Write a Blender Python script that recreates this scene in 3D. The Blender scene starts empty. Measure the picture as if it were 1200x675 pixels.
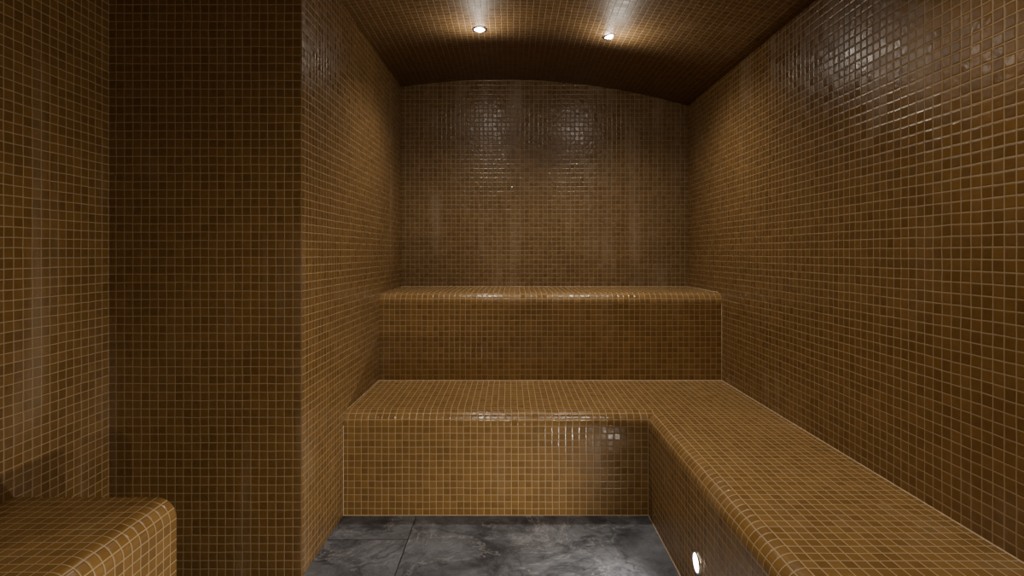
import bpy, math, bmesh
from mathutils import Vector
P=0.03
F=620.0
H=1.155
D1,D2,D3=2.325,2.914,3.47
DC=1.885
XR=1.165
XB=0.6075
XL=-1.43
YN=-1.3
LH=0.45
UH=0.932
R=0.0573
def xl(y):  # partition side face, very slightly splayed
    return -0.742+(y-DC)/(D3-DC)*0.028
def ceil_z(x): return 2.29-0.1146*(x+0.06)**2

# ---------- materials
def N(nt,t,**k):
    n=nt.nodes.new(t)
    for a,b in k.items(): setattr(n,a,b)
    return n
def math_(nt,op,a,b=None,c=None,clamp=False):
    n=nt.nodes.new('ShaderNodeMath'); n.operation=op; n.use_clamp=clamp
    for i,v in enumerate((a,b,c)):
        if v is None: continue
        if isinstance(v,(int,float)): n.inputs[i].default_value=v
        else: nt.links.new(v,n.inputs[i])
    return n.outputs[0]
def maprange(nt,v,a,b,c=0,d=1,smooth=False):
    n=nt.nodes.new('ShaderNodeMapRange')
    if smooth: n.interpolation_type='SMOOTHSTEP'
    nt.links.new(v,n.inputs[0])
    for i,x in zip((1,2,3,4),(a,b,c,d)): n.inputs[i].default_value=x
    return n.outputs[0]
def mixc(nt,f,a,b,blend='MIX'):
    n=nt.nodes.new('ShaderNodeMix'); n.data_type='RGBA'; n.blend_type=blend
    for i,v in ((0,f),(6,a),(7,b)):
        if isinstance(v,(int,float)): n.inputs[i].default_value=v
        elif isinstance(v,tuple): n.inputs[i].default_value=v
        else: nt.links.new(v,n.inputs[i])
    return n.outputs[2]

def tile_material(name,dark,light,grout,stain=0.25,rough=0.25,tilt=0.03,peel=0.0012):
    m=bpy.data.materials.new(name); m.use_nodes=True
    nt=m.node_tree; L=nt.links; nt.nodes.clear()
    out=N(nt,'ShaderNodeOutputMaterial'); bs=N(nt,'ShaderNodeBsdfPrincipled')
    L.new(bs.outputs[0],out.inputs[0])
    uv=N(nt,'ShaderNodeUVMap'); uv.uv_map='UVMap'
    sc=N(nt,'ShaderNodeVectorMath',operation='SCALE'); sc.inputs['Scale'].default_value=1/P
    L.new(uv.outputs[0],sc.inputs[0])
    tc=N(nt,'ShaderNodeTexCoord')
    # slightly irregular hand-laid joints
    nz=N(nt,'ShaderNodeTexNoise'); nz.inputs['Scale'].default_value=0.35; nz.inputs['Detail'].default_value=1
    L.new(sc.outputs[0],nz.inputs['Vector'])
    off=N(nt,'ShaderNodeVectorMath',operation='MULTIPLY_ADD')
    L.new(nz.outputs['Color'],off.inputs[0]); off.inputs[1].default_value=(0.14,0.14,0); 
    L.new(sc.outputs[0],off.inputs[2])
    sep=N(nt,'ShaderNodeSeparateXYZ'); L.new(off.outputs[0],sep.inputs[0])
    fx=math_(nt,'FRACT',sep.outputs[0]); fy=math_(nt,'FRACT',sep.outputs[1])
    ex=math_(nt,'MINIMUM',fx,math_(nt,'SUBTRACT',1.0,fx))
    ey=math_(nt,'MINIMUM',fy,math_(nt,'SUBTRACT',1.0,fy))
    e=math_(nt,'MINIMUM',ex,ey)
    mask=maprange(nt,e,0.026,0.058)          # 0 grout, 1 tile
    fl=N(nt,'ShaderNodeVectorMath',operation='FLOOR'); L.new(off.outputs[0],fl.inputs[0])
    wn=N(nt,'ShaderNodeTexWhiteNoise',noise_dimensions='3D'); L.new(fl.outputs[0],wn.inputs['Vector'])
    wsep=N(nt,'ShaderNodeSeparateColor'); L.new(wn.outputs['Color'],wsep.inputs[0])
    # in-tile mottling + broad patchiness
    n2=N(nt,'ShaderNodeTexNoise'); n2.inputs['Scale'].default_value=1.3; n2.inputs['Detail'].default_value=4
    L.new(sc.outputs[0],n2.inputs['Vector'])
    n3=N(nt,'ShaderNodeTexNoise'); n3.inputs['Scale'].default_value=2.2; n3.inputs['Detail'].default_value=3
    L.new(tc.outputs['Object'],n3.inputs['Vector'])
    v=math_(nt,'ADD',math_(nt,'MULTIPLY',wn.outputs['Value'],0.32),math_(nt,'MULTIPLY',n2.outputs['Fac'],0.4))
    v=math_(nt,'ADD',v,math_(nt,'MULTIPLY',n3.outputs['Fac'],0.45))
    v=maprange(nt,v,0.2,0.95)
    tile=mixc(nt,v,dark+(1,),light+(1,))
    # limescale streaks running down the wall
    mp=N(nt,'ShaderNodeMapping'); mp.inputs['Scale'].default_value=(9,9,0.7)
    L.new(tc.outputs['Object'],mp.inputs[0])
    n4=N(nt,'ShaderNodeTexNoise'); n4.inputs['Scale'].default_value=1.0; n4.inputs['Detail'].default_value=4
    L.new(mp.outputs[0],n4.inputs['Vector'])
    st=math_(nt,'MULTIPLY',maprange(nt,n4.outputs['Fac'],0.52,0.78),maprange(nt,n3.outputs['Fac'],0.42,0.62))
    st=math_(nt,'MULTIPLY',st,stain)
    tile=mixc(nt,st,tile,(0.5,0.42,0.32,1))
    gr=mixc(nt,n3.outputs['Fac'],tuple(g*0.75 for g in grout)+(1,),grout+(1,))
    col=mixc(nt,mask,gr,tile)
    L.new(col,bs.inputs['Base Color'])
    rr=math_(nt,'ADD',rough-0.06,math_(nt,'MULTIPLY',wsep.outputs[2],0.14))
    rr=math_(nt,'ADD',rr,math_(nt,'MULTIPLY',st,0.6))
    ro=math_(nt,'ADD',math_(nt,'MULTIPLY',rr,mask),math_(nt,'MULTIPLY',math_(nt,'SUBTRACT',1.0,mask),0.75))
    L.new(ro,bs.inputs['Roughness'])
    bs.inputs['IOR'].default_value=1.5
    # relief: pillow edge + random tilt + orange-peel glaze
    pil=maprange(nt,e,0.03,0.16,0,1,True)
    t1=math_(nt,'MULTIPLY',math_(nt,'SUBTRACT',wsep.outputs[0],0.5),fx)
    t2=math_(nt,'MULTIPLY',math_(nt,'SUBTRACT',wsep.outputs[1],0.5),fy)
    hgt=math_(nt,'ADD',math_(nt,'MULTIPLY',math_(nt,'ADD',t1,t2),tilt*P),math_(nt,'MULTIPLY',pil,0.0006))
    hgt=math_(nt,'ADD',hgt,math_(nt,'MULTIPLY',n2.outputs['Fac'],peel))
    bp=N(nt,'ShaderNodeBump'); bp.inputs['Strength'].default_value=1; bp.inputs['Distance'].default_value=1.0
    L.new(hgt,bp.inputs['Height']); L.new(bp.outputs[0],bs.inputs['Normal'])
    return m
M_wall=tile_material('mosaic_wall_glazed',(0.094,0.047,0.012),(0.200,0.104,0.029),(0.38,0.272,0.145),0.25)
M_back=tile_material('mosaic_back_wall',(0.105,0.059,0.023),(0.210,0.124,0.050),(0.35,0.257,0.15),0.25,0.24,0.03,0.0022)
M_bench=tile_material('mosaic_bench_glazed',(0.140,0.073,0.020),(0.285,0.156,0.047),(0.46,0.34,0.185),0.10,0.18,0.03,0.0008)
M_ceil=tile_material('mosaic_ceiling_glazed',(0.125,0.066,0.021),(0.235,0.130,0.043),(0.46,0.33,0.19),0.1,0.48)

def simple(name,col,rough=0.4,metal=0,emit=None,es=0):
    m=bpy.data.materials.new(name); m.use_nodes=True
    b=m.node_tree.nodes['Principled BSDF']
    b.inputs['Base Color'].default_value=col+(1,); b.inputs['Roughness'].default_value=rough; b.inputs['Metallic'].default_value=metal
    if emit: b.inputs['Emission Color'].default_value=emit+(1,); b.inputs['Emission Strength'].default_value=es
    return m
M_metal=simple('brushed_steel',(0.55,0.52,0.48),0.3,1)
M_lens=simple('lamp_lens',(0.9,0.9,0.9),0.3,0,(1,0.93,0.8),60)
M_sil=simple('sealant',(0.48,0.37,0.23),0.5)

def slate():
    m=bpy.data.materials.new('slate_floor_tiles'); m.use_nodes=True
    nt=m.node_tree; L=nt.links; bs=nt.nodes['Principled BSDF']
    tc=N(nt,'ShaderNodeTexCoord'); sep=N(nt,'ShaderNodeSeparateXYZ'); L.new(tc.outputs['Object'],sep.inputs[0])
    W=1.1
    u=math_(nt,'DIVIDE',math_(nt,'ADD',sep.outputs[0],0.413+W*10),W)
    cu=math_(nt,'FLOOR',u)
    row=math_(nt,'DIVIDE',math_(nt,'ADD',sep.outputs[1],6.0-2.43),0.6)
    row=math_(nt,'ADD',row,math_(nt,'MULTIPLY',math_(nt,'MODULO',cu,2.0),0.5))
    fx=math_(nt,'FRACT',u); fy=math_(nt,'FRACT',row)
    ex=math_(nt,'MULTIPLY',math_(nt,'MINIMUM',fx,math_(nt,'SUBTRACT',1.0,fx)),W)
    ey=math_(nt,'MULTIPLY',math_(nt,'MINIMUM',fy,math_(nt,'SUBTRACT',1.0,fy)),0.6)
    e=math_(nt,'MINIMUM',ex,ey); mask=maprange(nt,e,0.0015,0.003)
    cmb=N(nt,'ShaderNodeCombineXYZ'); L.new(cu,cmb.inputs[0]); L.new(math_(nt,'FLOOR',row),cmb.inputs[1])
    wn=N(nt,'ShaderNodeTexWhiteNoise'); L.new(cmb.outputs[0],wn.inputs['Vector'])
    ad=N(nt,'ShaderNodeVectorMath',operation='MULTIPLY_ADD'); L.new(wn.outputs['Color'],ad.inputs[0]); ad.inputs[1].default_value=(7,7,7); L.new(tc.outputs['Object'],ad.inputs[2])
    n1=N(nt,'ShaderNodeTexNoise'); n1.inputs['Scale'].default_value=4.5; n1.inputs['Detail'].default_value=14; n1.inputs['Roughness'].default_value=0.74; n1.inputs['Distortion'].default_value=0.4
    L.new(ad.outputs[0],n1.inputs['Vector'])
    n2=N(nt,'ShaderNodeTexNoise'); n2.inputs['Scale'].default_value=2.6; n2.inputs['Detail'].default_value=10; n2.inputs['Roughness'].default_value=0.62; n2.inputs['Distortion'].default_value=0.5
    L.new(ad.outputs[0],n2.inputs['Vector'])
    vein=maprange(nt,math_(nt,'ABSOLUTE',math_(nt,'SUBTRACT',n2.outputs['Fac'],0.5)),0.0,0.007,1,0)
    crack=maprange(nt,math_(nt,'ABSOLUTE',math_(nt,'SUBTRACT',n2.outputs['Fac'],0.45)),0.0,0.012,1,0)
    ledge=maprange(nt,n2.outputs['Fac'],0.535,0.55)      # cleft layers
    ledge2=maprange(nt,n2.outputs['Fac'],0.595,0.605)
    c=mixc(nt,maprange(nt,n1.outputs['Fac'],0.38,0.63),(0.030,0.033,0.041,1),(0.160,0.168,0.192,1))
    c=mixc(nt,math_(nt,'MULTIPLY',ledge,0.25),c,(0.22,0.228,0.25,1))
    c=mixc(nt,math_(nt,'MULTIPLY',vein,0.5),c,(0.40,0.385,0.37,1))
    c=mixc(nt,math_(nt,'MULTIPLY',crack,0.7),c,(0.016,0.018,0.023,1))
    c=mixc(nt,mask,(0.022,0.022,0.024,1),c)
    L.new(c,bs.inputs['Base Color'])
    L.new(maprange(nt,n1.outputs['Fac'],0.3,0.7,0.5,0.32),bs.inputs['Roughness'])
    h=math_(nt,'ADD',math_(nt,'MULTIPLY',n1.outputs['Fac'],0.018),math_(nt,'MULTIPLY',mask,0.0015))
    h=math_(nt,'ADD',h,math_(nt,'MULTIPLY',math_(nt,'ADD',ledge,ledge2),0.0025))
    bp=N(nt,'ShaderNodeBump'); bp.inputs['Distance'].default_value=1; bp.inputs['Strength'].default_value=0.9
    L.new(h,bp.inputs['Height']); L.new(bp.outputs[0],bs.inputs['Normal'])
    return m
M_slate=slate()

# ---------- mesh helpers
def mesh(name,verts,faces,mat,uvs=None,off=(0,0,0),parent=None):
    me=bpy.data.meshes.new(name); me.from_pydata([tuple(v) for v in verts],[],faces)
    uvl=me.uv_layers.new(name='UVMap'); me.update()
    for p in me.polygons:
        n=p.normal; ax=max(range(3),key=lambda i:abs(n[i]))
        for k,li in enumerate(p.loop_indices):
            co=me.vertices[me.loops[li].vertex_index].co
            if uvs and uvs[p.index] is not None: uvl.data[li].uv=uvs[p.index][k]
            else:
                x,y,z=co[0]-off[0],co[1]-off[1],co[2]-off[2]
                uvl.data[li].uv=((y,z),(x,z),(x,y))[ax]
    me.materials.append(mat)
    o=bpy.data.objects.new(name,me); bpy.context.scene.collection.objects.link(o)
    if parent: o.parent=parent
    return o
def prism(name,poly,z0,z1,mat,off=(0,0,0)):
    n=len(poly); v=[(x,y,z0) for x,y in poly]+[(x,y,z1) for x,y in poly]
    f=[list(range(n))[::-1],[n+i for i in range(n)]]
    for i in range(n):
        j=(i+1)%n; f.append([i,j,n+j,n+i])
    return mesh(name,v,f,mat,off=off)
T=0.15
ZT=2.45
wall_back=prism('wall_back',[(XL,D3),(XR,D3),(XR,D3+T),(XL,D3+T)],-0.1,ZT,M_back,off=(xl(D3),0,UH))
prism('wall_right',[(XR,YN),(XR+T,YN),(XR+T,D3+T),(XR,D3+T)],-0.1,ZT,M_wall,off=(0,D3,LH))
prism('wall_left',[(XL-T,YN),(XL,YN),(XL,D3+T),(XL-T,D3+T)],-0.1,ZT,M_wall,off=(0,DC,0))
prism('wall_front',[(XL-T,YN-T),(XR+T,YN-T),(XR+T,YN),(XL-T,YN)],-0.1,ZT,M_wall)
def partition():
    v=[];f=[]
    def ring(y):
        r=[XL,-1.2,-0.97,xl(y)]
        a=len(v)
        for x in r: v.append((x,y,0))
        for x in r: v.append((x,y,ceil_z(x)+0.0))
        return a
    a=ring(DC); b=ring(D3)
    for i in range(3):
        f.append([a+i,a+i+1,a+4+i+1,a+4+i]); f.append([b+i+1,b+i,b+4+i,b+4+i+1])
        f.append([a+4+i,a+4+i+1,b+4+i+1,b+4+i]); f.append([a+i+1,a+i,b+i,b+i+1])
    f.append([a+3,b+3,b+7,a+7]); f.append([b,a,a+4,b+4])
    return mesh('wall_partition',v,f,M_wall,off=(-0.742,DC,0))
partition()
def ceiling():
    n=40; xs=[XL+(XR-XL)*i/n for i in range(n+1)]
    v=[];f=[];uv=[];s=0;arc=[0]
    for i in range(n): 
        s+=math.hypot(xs[i+1]-xs[i],ceil_z(xs[i+1])-ceil_z(xs[i])); arc.append(s)
    for y in (YN,D3):
        for x in xs: v.append((x,y,ceil_z(x)))
    m=n+1
    for i in range(n):
        f.append([i,i+m,i+1+m,i+1]); uv.append([(arc[i],YN),(arc[i],D3),(arc[i+1],D3),(arc[i+1],YN)])
    b=len(v)
    v+= [(XL,YN,ZT),(XR,YN,ZT),(XR,D3,ZT),(XL,D3,ZT)]
    f.append([b,b+1,b+2,b+3]); uv.append(None)
    f.append(list(range(0,m))+[b+1,b]); uv.append(None)
    f.append([m+i for i in range(m)][::-1]+[b+3,b+2]); uv.append(None)
    f.append([0,b,b+3,m]); uv.append(None)
    f.append([m-1,2*m-1,b+2,b+1]); uv.append(None)
    o=mesh('ceiling',v,f,M_ceil,uvs=uv)
    for p in o.data.polygons: 
        if p.index<n: p.use_smooth=True
ceiling()
prism('floor',[(XL,YN),(XR,YN),(XR,D3),(XL,D3)],-0.1,0.0,M_slate)

# ---------- benches: bullnose takes exactly three tile rows
def prof(h):
    pts=[(0,0,0.0-(h-R))]
    pts.append((0,h-R,0.0))
    for k in range(1,10):
        a=math.radians(10*k); pts.append((R-R*math.cos(a),h-R+R*math.sin(a),P*k/3))
    return pts
def L_bench():
    pr=prof(LH); v=[];f=[];uv=[]
    st=[]
    for (d,z,s) in pr: st.append(((xl(D1+d),D1+d,z),(XB+d,D1+d,z),(XB+d,YN,z),s))
    st.append(((xl(D2),D2,LH),(XR,D2,LH),(XR,YN,LH),None))
    for a,b,c,s in st: v+= [a,b,c]
    n=len(st)
    for i in range(n-1):
        A=3*i;B=3*(i+1)
        s0=st[i][3]; s1=st[i+1][3]
        x0=XB
        if s1 is not None:
            f.append([A,A+1,B+1,B]); uv.append([(v[A][0]-x0,s0),(v[A+1][0]-x0,s0),(v[B+1][0]-x0,s1),(v[B][0]-x0,s1)])
            f.append([A+1,A+2,B+2,B+1]); uv.append([(v[A+1][1]-D1,s0),(v[A+2][1]-D1,s0),(v[B+2][1]-D1,s1),(v[B+1][1]-D1,s1)])
        else:
            q=lambda k:(v[k][0]-XB-R, v[k][1]-D1-R)
            f.append([A,A+1,B+1,B]); uv.append([q(A),q(A+1),q(B+1),q(B)])
            f.append([A+1,A+2,B+2,B+1]); uv.append([q(A+1),q(A+2),q(B+2),q(B+1)])
    b=len(v); v+=[(xl(D2),D2,0),(XR,D2,0),(XR,YN,0)]
    last=3*(n-1)
    f.append([b,last,last+1,b+1]); f.append([b+1,last+1,last+2,b+2])
    f.append([0,b,b+1,1]); f.append([1,b+1,b+2,2])
    f.append([3*i for i in range(n)]+[b])
    f.append([3*i+2 for i in range(n)][::-1]+[b+2])
    uv+=[None]*6
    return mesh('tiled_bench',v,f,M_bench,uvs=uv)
b1=L_bench()
def straight(name,h,A0,A1,dirv,depth,mat,z0=0,ends=None):
    pr=prof(h); v=[];f=[];uv=[];st=[]
    for d,z,s in pr: st.append((d,max(z,z0),s))
    st[0]=(0,z0,-(h-R-z0))
    st.append((depth,h,3*P+depth-R)); st.append((depth,z0,3*P+depth-R+h))
    Lh=math.dist(A0,A1)
    for d,z,s in st:
        for q in (A0,A1):
            x=q[0]+dirv[0]*d; y=q[1]+dirv[1]*d
            if ends: x=ends(x,y,q is A1)
            v.append((x,y,z))
    n=len(st)
    for i in range(n):
        j=(i+1)%n; f.append([2*i,2*i+1,2*j+1,2*j])
        s0=st[i][2]; s1=st[j][2] if j else None
        uv.append([(0,s0),(Lh,s0),(Lh,s1),(0,s1)] if j else None)
    f.append([2*i for i in range(n)][::-1]); f.append([2*i+1 for i in range(n)]); uv+=[None,None]
    return mesh(name,v,f,mat,uvs=uv)
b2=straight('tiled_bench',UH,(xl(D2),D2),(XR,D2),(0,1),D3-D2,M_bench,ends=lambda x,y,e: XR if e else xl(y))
DL=1.525; XE=-0.962
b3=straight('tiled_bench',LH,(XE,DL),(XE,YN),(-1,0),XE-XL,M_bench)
for o in bpy.data.objects:
    if o.type=='MESH':
        bm=bmesh.new(); bm.from_mesh(o.data); bmesh.ops.recalc_face_normals(bm,faces=bm.faces[:]); bm.to_mesh(o.data); bm.free()

def bead(name,pts,r=0.0025,parent=None):
    cu=bpy.data.curves.new(name,'CURVE'); cu.dimensions='3D'; sp=cu.splines.new('POLY'); sp.points.add(len(pts)-1)
    for p,q in zip(sp.points,pts): p.co=(*q,1)
    cu.bevel_depth=r; cu.bevel_resolution=2; cu.materials.append(M_sil)
    o=bpy.data.objects.new(name,cu); bpy.context.scene.collection.objects.link(o); o.parent=parent
bead('back_seal',[(xl(D2),D2,LH),(XR,D2,LH),(XR,YN,LH)],parent=b1)
bead('foot_seal',[(xl(D1),D1,0.0),(XB,D1,0.0),(XB,YN,0.0)],parent=b1)
bead('end_seal',[(xl(D1),D1,0.0),(xl(D1),D1,LH-R),(xl(D1+R),D1+R,LH),(xl(D2),D2,LH)],parent=b1,r=0.002)
bead('back_seal',[(xl(D3),D3,UH),(XR,D3,UH)],parent=b2,r=0.002)
bead('side_seal',[(XR,D2,LH),(XR,D2,UH-R),(XR,D2+R,UH),(XR,D3,UH)],parent=b2,r=0.002)

# ---------- lamps
def disc_ring(name,r0,r1,h,mat,parent,seg=40):
    v=[];f=[]
    prof_=[(r0,0.0),(r0,h*0.6),(r0+(r1-r0)*0.3,h),(r1-(r1-r0)*0.15,h*0.7),(r1,0)]
    for i in range(seg):
        a=2*math.pi*i/seg
        for r,z in prof_: v.append((r*math.cos(a),r*math.sin(a),z))
    k=len(prof_)
    for i in range(seg):
        j=(i+1)%seg
        for t in range(k-1): f.append([i*k+t,i*k+t+1,j*k+t+1,j*k+t])
    o=mesh(name,v,f,mat,parent=parent); 
    for p in o.data.polygons: p.use_smooth=True
    return o
def lens(name,r,z,parent,seg=32):
    v=[(0,0,z+0.002)];f=[]
    for i in range(seg):
        a=2*math.pi*i/seg; v.append((r*math.cos(a),r*math.sin(a),z))
    for i in range(seg): f.append([0,1+i,1+(i+1)%seg])
    return mesh(name,v,f,M_lens,parent=parent)
def lamp(name,loc,rot,r0,r1,power,size=160,blend=1.0,srad=0.02,glow=0.0,gap=0.03):
    e=bpy.data.objects.new(name,None); bpy.context.scene.collection.objects.link(e)
    e.location=loc; e.rotation_euler=rot; e.empty_display_size=0.05
    disc_ring('trim_ring',r0,r1,0.006,M_metal,e); lens('lens',r0,0.002,e)
    l=bpy.data.lights.new('beam','SPOT'); l.energy=power; l.spot_size=math.radians(size); l.spot_blend=blend; l.shadow_soft_size=srad; l.color=(1,0.92,0.80)
    lo=bpy.data.objects.new('beam',l); bpy.context.scene.collection.objects.link(lo); lo.parent=e; lo.location=(0,0,gap); lo.rotation_euler=(math.pi,0,0)
    if glow:
        g=bpy.data.lights.new('spill','POINT'); g.energy=glow; g.shadow_soft_size=srad; g.color=(1,0.92,0.80)
        go=bpy.data.objects.new('spill',g); bpy.context.scene.collection.objects.link(go); go.parent=e; go.location=(0,0,gap+0.08)
for y in (2.685,1.1,-0.5):
    for x in (-0.156,0.507):
        sl=math.atan(-0.2292*(x+0.06))
        lamp('recessed_downlight',(x,y,ceil_z(x)-0.0005),(math.pi,sl,0),0.026,0.04,(36 if y>2 else 29 if y>0 else 24),138,1.0,0.035,glow=(2.0 if y>2 else 1.3))
for y in (1.72,0.95,0.1):
    lamp('step_light',(XB-0.0005,y,0.147),(0,-math.pi/2,0),0.028,0.036,24,165,1.0,0.02,glow=0.0)

# ---------- camera
cam=bpy.data.cameras.new('camera'); cam.sensor_width=36; cam.lens=F/1200*36
cam.shift_x=2/1200; cam.shift_y=-41.5/1200; cam.clip_start=0.02
co=bpy.data.objects.new('camera',cam); bpy.context.scene.collection.objects.link(co)
co.location=(0,0,H); co.rotation_euler=(math.pi/2,0,0)
bpy.context.scene.camera=co
w=bpy.data.worlds.new('world'); bpy.context.scene.world=w; w.use_nodes=True
w.node_tree.nodes['Background'].inputs[0].default_value=(0.02,0.015,0.01,1)
